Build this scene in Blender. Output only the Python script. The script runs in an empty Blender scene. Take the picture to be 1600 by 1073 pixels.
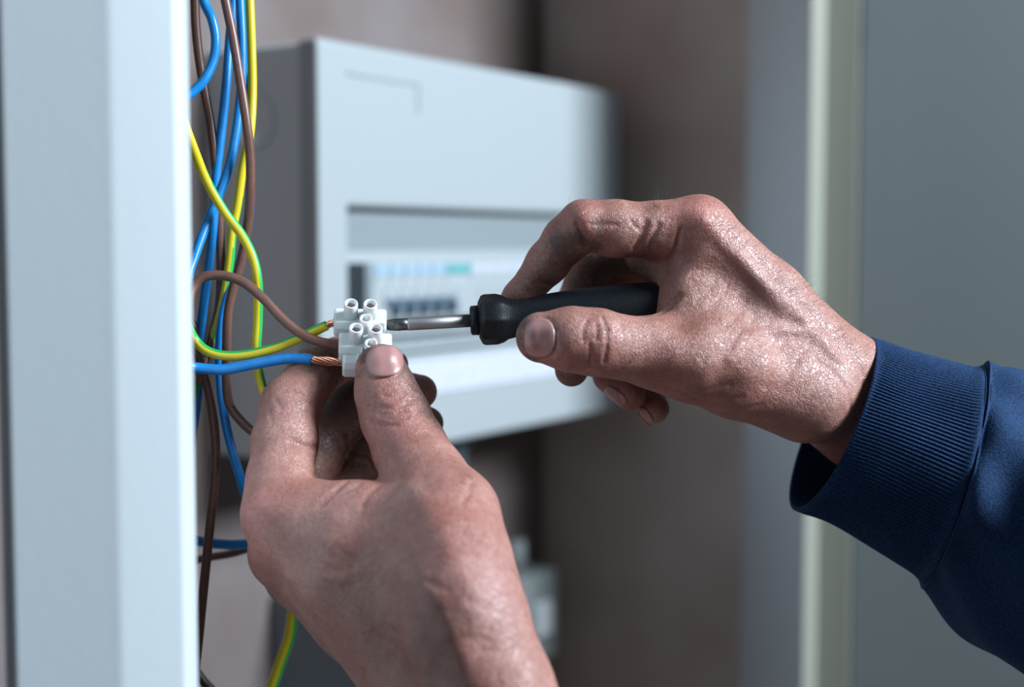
import bpy, bmesh, math, random
import numpy as np
from mathutils import Vector, Matrix, Euler
random.seed(7); np.random.seed(7)
C = bpy.context.scene.collection
SC = bpy.context.scene

# ------------------------------------------------------------------ camera
F = 1600 * 50 / 36.0                 # focal length in pixels of the 1600x1073 frame
EYE = 1.5
PITCH = math.radians(4.0)
FOC = 0.585
cam = bpy.data.cameras.new('camera'); camo = bpy.data.objects.new('camera', cam); C.objects.link(camo)
cam.lens = 50; cam.sensor_width = 36; cam.clip_start = 0.02
camo.location = (0, 0, EYE); camo.rotation_euler = (math.pi/2 - PITCH, 0, 0)
cam.dof.use_dof = True; cam.dof.focus_distance = FOC - 0.005; cam.dof.aperture_fstop = 4.6
SC.camera = camo

# ------------------------------------------------------------------ world, daylight, exposure
w = bpy.data.worlds.new('world'); SC.world = w; w.use_nodes = True
w.node_tree.nodes['Background'].inputs[0].default_value = (0.56, 0.68, 0.80, 1)
w.node_tree.nodes['Background'].inputs[1].default_value = 0.12
def area(name, loc, target, sx, sy, power, col):
    l = bpy.data.lights.new(name, 'AREA'); l.shape = 'RECTANGLE'; l.size = sx; l.size_y = sy
    l.energy = power; l.color = col
    o = bpy.data.objects.new(name, l); C.objects.link(o); o.location = loc
    o.rotation_euler = (Vector(target) - Vector(loc)).to_track_quat('-Z', 'Y').to_euler()
    return o
area('window_daylight', (1.50, 0.22, 2.40), (0.0, 0.75, 1.48), 0.6, 0.7, 92, (0.80, 0.91, 1.0))
SC.view_settings.view_transform = 'Standard'; SC.view_settings.look = 'None'
SC.view_settings.gamma = 1; SC.view_settings.use_curve_mapping = False
SC.view_settings.exposure = 0.0

# ------------------------------------------------------------------ placing helpers
RC = np.array(camo.rotation_euler.to_matrix())
def P(px, py, z):
    """real point seen at a photo position, z millimetres beyond the plane in focus"""
    d = FOC + z * 1e-3
    return np.array((0, 0, EYE)) + RC @ np.array(((px-800)/F*d, -(py-536.5)/F*d, -d))
def S(z): return (FOC + z*1e-3) / F      # metres per photo pixel there

# ------------------------------------------------------------------ materials
def srgb(r, g, b):
    f = lambda c: (c/255/12.92) if c/255 <= 0.04045 else ((c/255+0.055)/1.055)**2.4
    return (f(r), f(g), f(b), 1)
def mat(name, col, rough=0.5, metal=0.0, noise=None, bump=None, spec=0.5, **kw):
    m = bpy.data.materials.new(name); m.use_nodes = True
    nt = m.node_tree; b = nt.nodes['Principled BSDF']
    b.inputs['Base Color'].default_value = col; b.inputs['Roughness'].default_value = rough
    b.inputs['Metallic'].default_value = metal; b.inputs['Specular IOR Level'].default_value = spec
    for k, v in kw.items(): b.inputs[k.replace('_', ' ')].default_value = v
    tc = nt.nodes.new('ShaderNodeTexCoord')
    if noise:      # (scale, second colour, lo, hi)
        n = nt.nodes.new('ShaderNodeTexNoise'); n.inputs['Scale'].default_value = noise[0]; n.inputs['Detail'].default_value = 5
        r = nt.nodes.new('ShaderNodeValToRGB'); r.color_ramp.elements[0].position = noise[2]; r.color_ramp.elements[1].position = noise[3]
        r.color_ramp.elements[0].color = col; r.color_ramp.elements[1].color = noise[1]
        nt.links.new(tc.outputs['Object'], n.inputs['Vector']); nt.links.new(n.outputs['Fac'], r.inputs['Fac'])
        nt.links.new(r.outputs['Color'], b.inputs['Base Color'])
    if bump:       # (scale, strength, distance)
        n = nt.nodes.new('ShaderNodeTexNoise'); n.inputs['Scale'].default_value = bump[0]; n.inputs['Detail'].default_value = 4
        bp = nt.nodes.new('ShaderNodeBump'); bp.inputs['Strength'].default_value = bump[1]; bp.inputs['Distance'].default_value = bump[2]
        nt.links.new(tc.outputs['Object'], n.inputs['Vector']); nt.links.new(n.outputs['Fac'], bp.inputs['Height'])
        nt.links.new(bp.outputs['Normal'], b.inputs['Normal'])
    return m
M = {}
M['plaster'] = mat('pink_plaster', (0.135, 0.098, 0.085, 1), 0.9, noise=(5.0, (0.20, 0.172, 0.178, 1), 0.34, 0.68), bump=(40, 0.2, 0.003))  # toned down in the colour on the wall that catches the daylight
M['plaster_shade_lift'] = mat('brown_plaster_shade_lift', (0.44, 0.33, 0.28, 1), 0.9, noise=(6.0, (0.60, 0.49, 0.44, 1), 0.34, 0.68), bump=(40, 0.2, 0.003))  # back wall's copy of the plaster, lightened to offset its shade
M['paint'] = mat('white_paint', (0.55, 0.61, 0.65, 1), 0.45, bump=(220, 0.08, 0.0006))
M['jamb'] = mat('grey_white_paint', (0.60, 0.63, 0.65, 1), 0.5)
M['switch'] = mat('muted_white_plastic', (0.26, 0.29, 0.29, 1), 0.5)  # white plastic in one even, darker tone
M['olive'] = mat('cream_paint', (0.27, 0.275, 0.235, 1), 0.5)
M['door'] = mat('door_paint', (0.098, 0.113, 0.118, 1), 0.5, bump=(60, 0.1, 0.001))
M['floor'] = mat('bare_boards', (0.25, 0.2, 0.17, 1), 0.8, noise=(8, (0.18, 0.14, 0.11, 1), 0.3, 0.7))
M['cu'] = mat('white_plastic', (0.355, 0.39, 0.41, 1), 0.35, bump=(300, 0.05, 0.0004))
M['cu_side'] = mat('shade_lifted_plastic', (0.62, 0.69, 0.72, 1), 0.4)  # lighter copy of the box plastic, offsets the shade on its side
M['cu_grey'] = mat('grey_plastic', (0.31, 0.355, 0.38, 1), 0.4)
M['cu_dark'] = mat('dark_plastic', (0.09, 0.14, 0.19, 1), 0.4)
M['cu_mid'] = mat('mid_grey_plastic', (0.18, 0.21, 0.23, 1), 0.4)
M['teal'] = mat('teal_label', (0.07, 0.34, 0.36, 1), 0.5)
M['bluelab'] = mat('blue_label', (0.30, 0.45, 0.58, 1), 0.5)
M['steelgrey'] = mat('slate_metal', (0.16, 0.20, 0.23, 1), 0.45)
M['black'] = mat('black_rubber', (0.005, 0.007, 0.010, 1), 0.42, noise=(900, (0.009, 0.012, 0.016, 1), 0.45, 0.7), bump=(1500, 0.35, 0.0003), spec=0.32)
M['steel'] = mat('brushed_steel', (0.42, 0.42, 0.44, 1), 0.5, metal=1.0, bump=(900, 0.08, 0.0002))
M['tip'] = mat('blackened_steel', (0.10, 0.10, 0.105, 1), 0.42, metal=0.85, noise=(600, (0.2, 0.19, 0.18, 1), 0.5, 0.8))
M['nylon'] = mat('white_nylon', (0.70, 0.74, 0.74, 1), 0.36, Subsurface_Weight=0.3, Subsurface_Scale=0.003, bump=(700, 0.08, 0.0003))
M['screw'] = mat('zinc_screw', (0.35, 0.34, 0.33, 1), 0.35, metal=1.0)
M['copper'] = mat('bare_copper', (0.95, 0.47, 0.31, 1), 0.22, metal=1.0, noise=(900, (0.62, 0.25, 0.15, 1), 0.45, 0.75))
M['blue'] = mat('blue_pvc', (0.003, 0.20, 0.56, 1), 0.36, noise=(300, (0.003, 0.17, 0.48, 1), 0.4, 0.7))
M['brown'] = mat('brown_pvc', (0.15, 0.068, 0.052, 1), 0.38, noise=(300, (0.125, 0.056, 0.042, 1), 0.4, 0.7))
M['yellow'] = mat('yellow_pvc', (0.66, 0.52, 0.015, 1), 0.34)
M['green'] = mat('green_pvc', (0.025, 0.40, 0.07, 1), 0.34)
M['blackpvc'] = mat('black_pvc', (0.02, 0.022, 0.025, 1), 0.4)

def label_mat():
    m = mat('printed_label', (0.74, 0.76, 0.82, 1), 0.5); nt = m.node_tree; b = nt.nodes['Principled BSDF']
    tc = nt.nodes.new('ShaderNodeTexCoord'); br = nt.nodes.new('ShaderNodeTexBrick')
    br.inputs['Scale'].default_value = 55; br.inputs['Color1'].default_value = (0.32, 0.35, 0.54, 1); br.inputs['Color2'].default_value = (0.46, 0.49, 0.62, 1)
    br.inputs['Mortar'].default_value = (0.58, 0.60, 0.65, 1); br.inputs['Mortar Size'].default_value = 0.08
    mp = nt.nodes.new('ShaderNodeMapping'); mp.inputs['Rotation'].default_value = (math.pi/2, 0, 0)
    nt.links.new(tc.outputs['Object'], mp.inputs['Vector']); nt.links.new(mp.outputs['Vector'], br.inputs['Vector'])
    nt.links.new(br.outputs['Color'], b.inputs['Base Color'])
    return m
M['label'] = label_mat()

def skin_mat():
    m = bpy.data.materials.new('skin'); m.use_nodes = True; nt = m.node_tree; L = nt.links; N = nt.nodes
    b = N['Principled BSDF']; tc = N.new('ShaderNodeTexCoord'); at = N.new('ShaderNodeAttribute'); at.attribute_name = 'tint'
    def noise(scale, detail=4, vec=None):
        n = N.new('ShaderNodeTexNoise'); n.inputs['Scale'].default_value = scale; n.inputs['Detail'].default_value = detail
        L.new(vec or tc.outputs['Object'], n.inputs['Vector']); return n
    def ramp(src, p0, p1, c0, c1):
        r = N.new('ShaderNodeValToRGB'); r.color_ramp.elements[0].position = p0; r.color_ramp.elements[1].position = p1
        r.color_ramp.elements[0].color = c0; r.color_ramp.elements[1].color = c1; L.new(src, r.inputs['Fac']); return r
    def mul(a, c, f=1.0):
        x = N.new('ShaderNodeMix'); x.data_type = 'RGBA'; x.blend_type = 'MULTIPLY'; x.inputs['Factor'].default_value = f
        L.new(a, x.inputs[6]); L.new(c, x.inputs[7]); return x.outputs[2]
    mott = ramp(noise(95, 5).outputs['Fac'], 0.3, 0.72, (0.84, 0.70, 0.66, 1), (1.12, 1.10, 1.08, 1))
    fine = ramp(noise(520, 3).outputs['Fac'], 0.3, 0.7, (0.86, 0.82, 0.80, 1), (1.06, 1.06, 1.06, 1))
    col = mul(mul(at.outputs['Color'], mott.outputs['Color']), fine.outputs['Color'])
    # skin cells: fine net of creases
    v = N.new('ShaderNodeTexVoronoi'); v.feature = 'DISTANCE_TO_EDGE'; v.inputs['Scale'].default_value = 780
    wn = noise(160, 3); ad = N.new('ShaderNodeMix'); ad.data_type = 'RGBA'; ad.blend_type = 'LINEAR_LIGHT'; ad.inputs['Factor'].default_value = 0.006
    L.new(tc.outputs['Object'], ad.inputs[6]); L.new(wn.outputs['Color'], ad.inputs[7])
    mp = N.new('ShaderNodeMapping'); mp.inputs['Rotation'].default_value = (0.3, 0.2, 0.75); mp.inputs['Scale'].default_value = (1, 0.55, 0.8)
    L.new(ad.outputs[2], mp.inputs['Vector']); L.new(mp.outputs['Vector'], v.inputs['Vector'])
    vr = ramp(v.outputs['Distance'], 0.0, 0.16, (0, 0, 0, 1), (1, 1, 1, 1))
    crk = ramp(v.outputs['Distance'], 0.0, 0.10, (0.80, 0.74, 0.72, 1), (1, 1, 1, 1))
    col = mul(col, crk.outputs['Color'], 0.7)
    dn = noise(420, 6); d2 = noise(70, 3)
    def math_(op, a, b__):
        x = N.new('ShaderNodeMath'); x.operation = op; x.use_clamp = False
        for i_, v_ in ((0, a), (1, b__)):
            if isinstance(v_, (int, float)): x.inputs[i_].default_value = v_
            else: L.new(v_, x.inputs[i_])
        return x.outputs[0]
    sm_ = math_('ADD', math_('MULTIPLY', dn.outputs['Fac'], 0.9), math_('MULTIPLY', d2.outputs['Fac'], 0.5))
    # dirt sits first in the fine creases
    sm_ = math_('ADD', sm_, math_('MULTIPLY', math_('SUBTRACT', 1.0, vr.outputs['Color']), 0.22))
    sm_ = math_('ADD', sm_, at.outputs['Alpha'])
    fac = math_('MULTIPLY', math_('SUBTRACT', sm_, 0.98), 1.5); cl = N.new('ShaderNodeClamp'); L.new(fac, cl.inputs['Value']); cl.inputs['Max'].default_value = 0.8
    dm = N.new('ShaderNodeMix'); dm.data_type = 'RGBA'; L.new(cl.outputs[0], dm.inputs['Factor']); L.new(col, dm.inputs[6]); dm.inputs[7].default_value = (0.070, 0.038, 0.028, 1)
    col = dm.outputs[2]
    L.new(col, b.inputs['Base Color'])
    b1 = N.new('ShaderNodeBump'); b1.inputs['Strength'].default_value = 0.42; b1.inputs['Distance'].default_value = 0.00036
    L.new(vr.outputs['Color'], b1.inputs['Height'])
    b2 = N.new('ShaderNodeBump'); b2.inputs['Strength'].default_value = 0.5; b2.inputs['Distance'].default_value = 0.0009
    L.new(noise(210, 5).outputs['Fac'], b2.inputs['Height']); L.new(b1.outputs['Normal'], b2.inputs['Normal'])
    L.new(b2.outputs['Normal'], b.inputs['Normal'])
    b.inputs['Roughness'].default_value = 0.47; b.inputs['Specular IOR Level'].default_value = 0.6
    b.inputs['Subsurface Weight'].default_value = 0.12; b.inputs['Subsurface Radius'].default_value = (1, 0.35, 0.2)
    b.inputs['Subsurface Scale'].default_value = 0.004
    return m
M['skin'] = skin_mat()
def nail_mat():
    m = mat('nail', (0.50, 0.29, 0.27, 1), 0.28, spec=0.55); nt = m.node_tree; b = nt.nodes['Principled BSDF']
    at = nt.nodes.new('ShaderNodeAttribute'); at.attribute_name = 'tint'
    nt.links.new(at.outputs['Color'], b.inputs['Base Color'])
    b.inputs['Subsurface Weight'].default_value = 0.2; b.inputs['Subsurface Scale'].default_value = 0.002
    return m
M['nail'] = nail_mat()
def cloth_mat():
    m = mat('navy_cotton', (0.006, 0.022, 0.075, 1), 0.85, spec=0.25); nt = m.node_tree; b = nt.nodes['Principled BSDF']
    b.inputs['Sheen Weight'].default_value = 0.09; b.inputs['Sheen Tint'].default_value = (0.2, 0.42, 0.85, 1); b.inputs['Sheen Roughness'].default_value = 0.4
    tc = nt.nodes.new('ShaderNodeTexCoord')
    n = nt.nodes.new('ShaderNodeTexNoise'); n.inputs['Scale'].default_value = 1400; n.inputs['Detail'].default_value = 3
    r = nt.nodes.new('ShaderNodeValToRGB'); r.color_ramp.elements[0].position = 0.35; r.color_ramp.elements[1].position = 0.75
    r.color_ramp.elements[0].color = (0.002, 0.013, 0.044, 1); r.color_ramp.elements[1].color = (0.010, 0.052, 0.150, 1)
    nt.links.new(tc.outputs['Object'], n.inputs['Vector']); nt.links.new(n.outputs['Fac'], r.inputs['Fac']); nt.links.new(r.outputs['Color'], b.inputs['Base Color'])
    bp = nt.nodes.new('ShaderNodeBump'); bp.inputs['Strength'].default_value = 0.6; bp.inputs['Distance'].default_value = 0.0006
    nt.links.new(n.outputs['Fac'], bp.inputs['Height']); nt.links.new(bp.outputs['Normal'], b.inputs['Normal'])
    return m
M['cloth'] = cloth_mat()

# ------------------------------------------------------------------ object helpers
def link(name, me, parent=None, smooth=False):
    o = bpy.data.objects.new(name, me); C.objects.link(o)
    if parent is not None: o.parent = parent
    if smooth:
        me.polygons.foreach_set('use_smooth', [True]*len(me.polygons))
    return o
def tag(o, label=None, cat=None, group=None, kind=None):
    for k, v in (('label', label), ('category', cat), ('group', group), ('kind', kind)):
        if v: o[k] = v
    return o
def empty(name, loc, rz=0):
    o = bpy.data.objects.new(name, None); C.objects.link(o); o.location = loc; o.rotation_euler = (0, 0, rz); o.empty_display_size = 0.02
    return o
def pydata(name, vs, fs, mats, parent=None, smooth=False, mi=None):
    me = bpy.data.meshes.new(name); me.from_pydata([tuple(map(float, v)) for v in vs], [], fs)
    for m in (mats if isinstance(mats, (list, tuple)) else [mats]): me.materials.append(m)
    if mi is not None: me.polygons.foreach_set('material_index', mi)
    me.update()
    return link(name, me, parent, smooth)
def bevel(o, wd, seg=2, ang=0.6):
    m = o.modifiers.new('bevel', 'BEVEL'); m.width = wd; m.segments = seg; m.limit_method = 'ANGLE'; m.angle_limit = ang
    o.data.polygons.foreach_set('use_smooth', [True]*len(o.data.polygons))
    wn = o.modifiers.new('wn', 'WEIGHTED_NORMAL'); wn.keep_sharp = False
    return o
BOXF = [(0,2,3,1), (4,5,7,6), (0,1,5,4), (2,6,7,3), (0,4,6,2), (1,3,7,5)]
def boxes(name, bl, m, parent=None, bev=0.0, seg=2):
    vs, fs = [], []
    for (x0, x1, y0, y1, z0, z1) in bl:
        k = len(vs)
        vs += [(x, y, z) for z in (z0, z1) for y in (y0, y1) for x in (x0, x1)]
        fs += [tuple(k+i for i in f) for f in BOXF]
    o = pydata(name, vs, fs, m, parent)
    if bev: bevel(o, bev, seg)
    return o
def prism(name, pts, z0, z1, m, parent=None, bev=0):
    n = len(pts); vs = [(x, y, z0) for x, y in pts] + [(x, y, z1) for x, y in pts]
    fs = [tuple(range(n))[::-1], tuple(range(n, 2*n))] + [(i, (i+1) % n, n+(i+1) % n, n+i) for i in range(n)]
    o = pydata(name, vs, fs, m, parent)
    me = o.data; bm = bmesh.new(); bm.from_mesh(me); bmesh.ops.recalc_face_normals(bm, faces=bm.faces); bm.to_mesh(me); bm.free()
    if bev: bevel(o, bev, 3)
    return o
def lathe(name, prof, m, parent=None, n=32, mw=None, facet=None):
    """prof: (x along axis, radius); axis = local X"""
    vs, fs = [], []
    for (x, r) in prof:
        for k in range(n):
            a = 2*math.pi*k/n
            rr = r*(facet(a, x) if facet else 1)
            vs.append((x, rr*math.cos(a), rr*math.sin(a)))
    for i in range(len(prof)-1):
        for k in range(n):
            fs.append((i*n+k, i*n+(k+1) % n, (i+1)*n+(k+1) % n, (i+1)*n+k))
    fs.append(tuple(range(n))); fs.append(tuple(range((len(prof)-1)*n, len(prof)*n))[::-1])
    o = pydata(name, vs, fs, m, parent, True)
    bm = bmesh.new(); bm.from_mesh(o.data); bmesh.ops.recalc_face_normals(bm, faces=bm.faces); bm.to_mesh(o.data); bm.free()
    if mw is not None: o.matrix_local = mw
    return o
def catmull(pts, per=10):
    p = np.array(pts, float); p = np.vstack([2*p[0]-p[1], p, 2*p[-1]-p[-2]]); out = []
    for i in range(1, len(p)-2):
        for t in np.linspace(0, 1, per, endpoint=False):
            a, b, c, d = p[i-1], p[i], p[i+1], p[i+2]
            out.append(0.5*((2*b)+(-a+c)*t+(2*a-5*b+4*c-d)*t*t+(-a+3*b-3*c+d)*t**3))
    out.append(p[-2]); return np.array(out)
VIEW = RC @ np.array((0, 0, -1.0))
def tube(name, path, rad, mats, parent=None, n=16, stripe=None, origin=None):
    """tube along real points; stripe = (centre angle, number of green faces): 0 = the side to the left of travel, pi/2 = away from viewer"""
    p = np.array(path); T = np.gradient(p, axis=0); T /= np.linalg.norm(T, axis=1)[:, None]
    A = np.cross(T, VIEW); A /= np.linalg.norm(A, axis=1)[:, None] + 1e-9; B = np.cross(T, A)
    rad = np.broadcast_to(rad, (len(p),)); vs = []; fs = []; mi = []
    o0 = np.array(origin) if origin is not None else np.zeros(3)
    for i in range(len(p)):
        for k in range(n):
            a = 2*math.pi*k/n
            vs.append(p[i]-o0 + rad[i]*(math.cos(a)*A[i]+math.sin(a)*B[i]))
    for i in range(len(p)-1):
        for k in range(n):
            fs.append((i*n+k, (i+1)*n+k, (i+1)*n+(k+1) % n, i*n+(k+1) % n))
            if stripe:
                tw = stripe[0] + (stripe[2]*min(1, i/len(p)*(stripe[3] if len(stripe) > 3 else 1)) if len(stripe) > 2 else 0)
                da = abs((2*math.pi*(k+0.5)/n - tw + math.pi) % (2*math.pi) - math.pi)
                mi.append(1 if da < stripe[1] else 0)
            else: mi.append(0)
    fs.append(tuple(range(n))); fs.append(tuple(range((len(p)-1)*n, len(p)*n))[::-1]); mi += [0, 0]
    o = pydata(name, vs, fs, mats, parent, True, mi)
    if origin is not None: o.location = origin
    bm = bmesh.new(); bm.from_mesh(o.data); bmesh.ops.recalc_face_normals(bm, faces=bm.faces); bm.to_mesh(o.data); bm.free()
    return o

# ================================================================== the setting
ANG = math.atan2(0.84, 0.54)
CU0 = Vector((-0.134, 0.99, EYE))
def clos(x, y, z=0):       # closet frame (x along the panelled wall, y into it) -> world
    return Vector((CU0.x + x*math.cos(ANG) - y*math.sin(ANG), CU0.y + x*math.sin(ANG) + y*math.cos(ANG), z))
def wallbox(name, x0, x1, y0, y1, z0, z1, m):
    o = prism(name, [tuple(clos(x, y)[:2]) for x, y in ((x0, y0), (x1, y0), (x1, y1), (x0, y1))], z0, z1, m)
    return tag(o, kind='structure')
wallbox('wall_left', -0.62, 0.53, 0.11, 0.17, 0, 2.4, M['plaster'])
wallbox('wall_back', 0.48, 0.54, -0.119, 0.11, 0, 2.4, M['plaster_shade_lift'])
def at_depth(px, D): return ((px-800)/F*D, D)
# door frame on the right: jamb, bright rebate edge, cream architrave
tag(prism('trim_1', [at_depth(1171, 1.30), at_depth(1263, 1.18), (at_depth(1263, 1.18)[0]+0.03, 1.44), (at_depth(1172, 1.33)[0], 1.44)], 0, 2.4, M['jamb'], bev=0.003),
    'grey-white painted door jamb beside the brown plaster', None, kind='structure')
a, b_, c = at_depth(1262, 1.175), at_depth(1283, 1.22), at_depth(1337, 1.205)
tag(prism('trim_2', [a, b_, c, (c[0]+0.01, 1.35), (a[0]+0.04, 1.43)], 0, 2.4, [M['olive']], bev=0.0015), 'cream painted architrave with a bright narrow edge', None, kind='structure')
a, b_ = at_depth(1339, 1.30), at_depth(1790, 1.24)
dr = empty('door_1', (a[0], a[1], 0), math.atan2(b_[1]-a[1], b_[0]-a[0])); tag(dr, 'grey painted door panel filling the right side', kind='structure')
wdr = math.hypot(b_[0]-a[0], b_[1]-a[1])
o = boxes('panel', [(0, wdr, 0, 0.035, 0.01, 2.0)], M['door'], dr, 0.002)
lathe('hinge', [(-0.04, 0.0), (-0.04, 0.006), (0.04, 0.006), (0.04, 0)], M['blackpvc'], dr, 14, Matrix.Translation((-0.006, -0.004, EYE+0.292-0.075)) @ Matrix.Rotation(math.pi/2, 4, 'Y'))
tag(boxes('floor', [(-1.2, 2.2, -1.2, 2.2, -0.03, 0.0)], M['floor']), kind='structure')
# white frame post standing close to the camera on the left
post = [at_depth(-6, 0.452), at_depth(4, 0.4415), at_depth(158, 0.4490), at_depth(172, 0.4490), at_depth(186, 0.4502), at_depth(284, 0.4590), at_depth(300, 0.469)]
post += [at_depth(284, 0.56), at_depth(0, 0.56)]
tag(prism('trim_3', post, 0.6, 2.2, M['paint'], bev=0.0022), 'white painted door frame post close on the left with a narrow bead', None, kind='structure')

# ================================================================== consumer unit on the left wall
cu = empty('fuse_box', CU0, ANG)
tag(cu, 'large white plastic fuse box on the plaster wall behind both hands, cover window open', 'fuse box')
Z0, Z1, W = -0.158, 0.1426, 0.44
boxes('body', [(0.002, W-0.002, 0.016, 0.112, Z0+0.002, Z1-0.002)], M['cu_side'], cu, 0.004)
def framed(name, x0, x1, z0, z1, hx0, hx1, hz0, hz1, y0, y1, m, parent, bev):
    o_ = [(x0, z0), (x1, z0), (x1, z1), (x0, z1)]; i_ = [(hx0, hz0), (hx1, hz0), (hx1, hz1), (hx0, hz1)]
    vs = [(x, y0, z) for x, z in o_] + [(x, y0, z) for x, z in i_] + [(x, y1, z) for x, z in o_] + [(x, y1, z) for x, z in i_]
    fs = []
    for k in range(4):
        j = (k+1) % 4
        fs += [(k, j, 4+j, 4+k), (8+k, 12+k, 12+j, 8+j), (k, 8+k, 8+j, j), (4+k, 4+j, 12+j, 12+k)]
    o = pydata(name, vs, fs, m, parent)
    bm = bmesh.new(); bm.from_mesh(o.data); bmesh.ops.recalc_face_normals(bm, faces=bm.faces); bm.to_mesh(o.data); bm.free()
    return bevel(o, bev, 3)
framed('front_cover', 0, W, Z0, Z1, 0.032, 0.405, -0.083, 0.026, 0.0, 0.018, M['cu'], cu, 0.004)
boxes('inner_plate', [(0.03, 0.407, 0.0135, 0.02, -0.085, 0.028)], M['cu'], cu)
# tilted window flap across the top of the opening
vs = [(0.033, 0.001, 0.0225), (0.404, 0.001, 0.0225), (0.404, 0.0125, -0.004), (0.033, 0.0125, -0.004),
      (0.033, 0.0035, 0.0225), (0.404, 0.0035, 0.0225), (0.404, 0.0134, -0.004), (0.033, 0.0134, -0.004)]
pydata('window_flap', vs, [(0, 3, 2, 1), (4, 5, 6, 7), (0, 1, 5, 4), (3, 7, 6, 2), (0, 4, 7, 3), (1, 2, 6, 5)], M['cu_grey'], cu)
boxes('lower_lip', [(0.034, 0.403, -0.004, 0.012, -0.0815, -0.0755)], M['cu_grey'], cu, 0.001)
boxes('label_strip', [(0.05, 0.39, -0.0012, 0.001, -0.116, -0.090)], M['label'], cu)
mk = boxes('embossed_line', [(0.032, 0.1185, -0.0011, 0.001, 0.1195, 0.1225)], M['cu_grey'], cu, 0.0003)
boxes('embossed_line', [(0.1150, 0.1185, -0.0011, 0.001, 0.1000, 0.1195)], M['cu_grey'], cu, 0.0003)
# knock-out on the side of the box
lathe('knockout', [(0, 0), (0, 0.021), (0.0016, 0.0205), (0.0016, 0.0175), (0.0003, 0.017), (0.0003, 0)], M['cu_side'], cu, 40,
      Matrix.Translation((0.0022, 0.062, 0.088)) @ Matrix.Rotation(math.pi, 4, 'Z'))
def breaker(x, wd, dark, lab):
    r = boxes('circuit_breaker', [(x+0.0004, x+wd-0.0004, 0.004, 0.0136, -0.069, -0.0135), (x+0.0004, x+wd-0.0004, -0.0055, 0.006, -0.0575, -0.033)], M['cu'], cu, 0.0008)
    if dark:
        boxes('toggle', [(x+0.0008, x+wd-0.0008, -0.0075, -0.004, -0.046, -0.0405), (x+0.0062, x+wd-0.0062, -0.0135, -0.004, -0.0535, -0.043)], M['cu_dark'], r, 0.0008)
    boxes('label', [(x+0.002, x+wd-0.002, 0.003, 0.0045, -0.023, -0.0165)], M[lab], r)
boxes('main_switch', [(0.0415, 0.0495, -0.008, 0.0136, -0.049, -0.0135)], M['cu_mid'], cu, 0.001)
x = 0.0495
for k in range(14):
    wd = 0.0178 if k != 6 else 0.036
    breaker(x, wd, 1 <= k <= 5, 'teal' if k == 6 else 'bluelab' if k < 6 else 'label'); x += wd
    if x > 0.385: break
# cable entry under the box
gl = lathe('cable_gland', [(0, 0), (0, 0.014), (0.016, 0.014), (0.018, 0.010), (0.05, 0.009), (0.05, 0)], M['steelgrey'], None, 20, None)
gl.matrix_world = Matrix.Translation(clos(0.235, 0.05, EYE+Z0+0.001)) @ Matrix.Rotation(math.pi/2, 4, 'Y')
tag(gl, 'dark blue-grey cable gland under the bottom edge of the white fuse box', 'cable gland')
# lower metal box
lb = empty('meter_cabinet', clos(0.065, 0.0, EYE), ANG); tag(lb, 'slate grey metal cabinet low on the wall behind the left wrist', 'cabinet')
boxes('cabinet_body', [(0, 0.175, 0.0, 0.11, -0.62, -0.275)], M['steelgrey'], lb, 0.004)
boxes('door', [(0.006, 0.169, -0.006, 0.001, -0.612, -0.283)], M['steelgrey'], lb, 0.002)
# switched outlet and conduit near the corner
so = empty('isolator_switch', clos(0.36, 0.07, EYE), ANG); tag(so, 'small white surface-mounted switch box beside the left forearm on the brown wall', 'switch')
boxes('back_box', [(0, 0.07, 0, 0.041, -0.405, -0.318)], M['switch'], so, 0.004)
boxes('face_plate', [(0.0, 0.07, -0.008, 0.001, -0.405, -0.318)], M['switch'], so, 0.003)
boxes('rocker', [(0.02, 0.05, -0.014, -0.007, -0.378, -0.345)], M['jamb'], so, 0.002)
lathe('conduit', [(0, 0), (0, 0.010), (0.032, 0.010), (0.032, 0)], M['switch'], so, 20, Matrix.Translation((0.034, 0.02, -0.32)) @ Matrix.Rotation(-math.pi/2, 4, 'Y'))

# ================================================================== wires
WR = 7.6     # wire radius in photo pixels at the plane in focus
def wire(pts, col, label, group=None, stripe=None, ra=WR, per=9):
    pts = list(pts); s_n = len(pts)
    for end in (0, -1):                     # run the wire on beyond the frame, or on behind the post
        x, y, z = pts[end]; x1, y1, z1 = pts[1 if end == 0 else -2]; new = None
        if y < 0: new = [(x-4, -260, z+3), (x-6, -460, z+8)]
        elif x < 305 and y < 1000: new = [(x-60, y+(y-y1)*1.2, z+4), (x-130, y+(y-y1)*1.5, z+10)]
        if new: pts = new[::-1]+pts if end == 0 else pts+new
    path = catmull([P(*p) for p in pts], per)
    mats = [M['yellow'], M['green']] if col == 'yg' else [M[col]]
    o = tube('wire', path, ra*S(0), mats, None, 18, stripe, origin=tuple(path[0]))
    tag(o, label, 'wire', group); return o
PI = math.pi
wire([(300,-60,22),(304,-10,22),(306,40,22),(311,90,22),(319,140,22),(329,195,22),(336,250,22),(341,310,24),(344,370,26),(345,430,28),(342,480,28),(330,530,26),(318,570,22),(311,600,20)],
     'brown', 'brown wire running down the bundle behind the looped blue wires, from the top left')
wire([(310,-50,2),(318,0,2),(331,30,0),(337,62,0),(333,95,0),(318,126,-2),(298,146,-4),(272,166,-8),(255,190,-12)],
     'blue', 'blue wire bulging in an arc at the top left and passing behind the white post')
wire([(340,-60,6),(352,0,6),(364,58,6),(375,125,6),(385,190,6),(391,245,8),(391,300,10),(387,350,14),(377,407,16),(364,451,16),(356,491,16),(354,541,16),(354,602,16),(360,635,16),(381,662,14),(402,678,12),(430,690,14)],
     'brown', 'brown wire down the right of the bundle, hooking right into the left hand')
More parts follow.
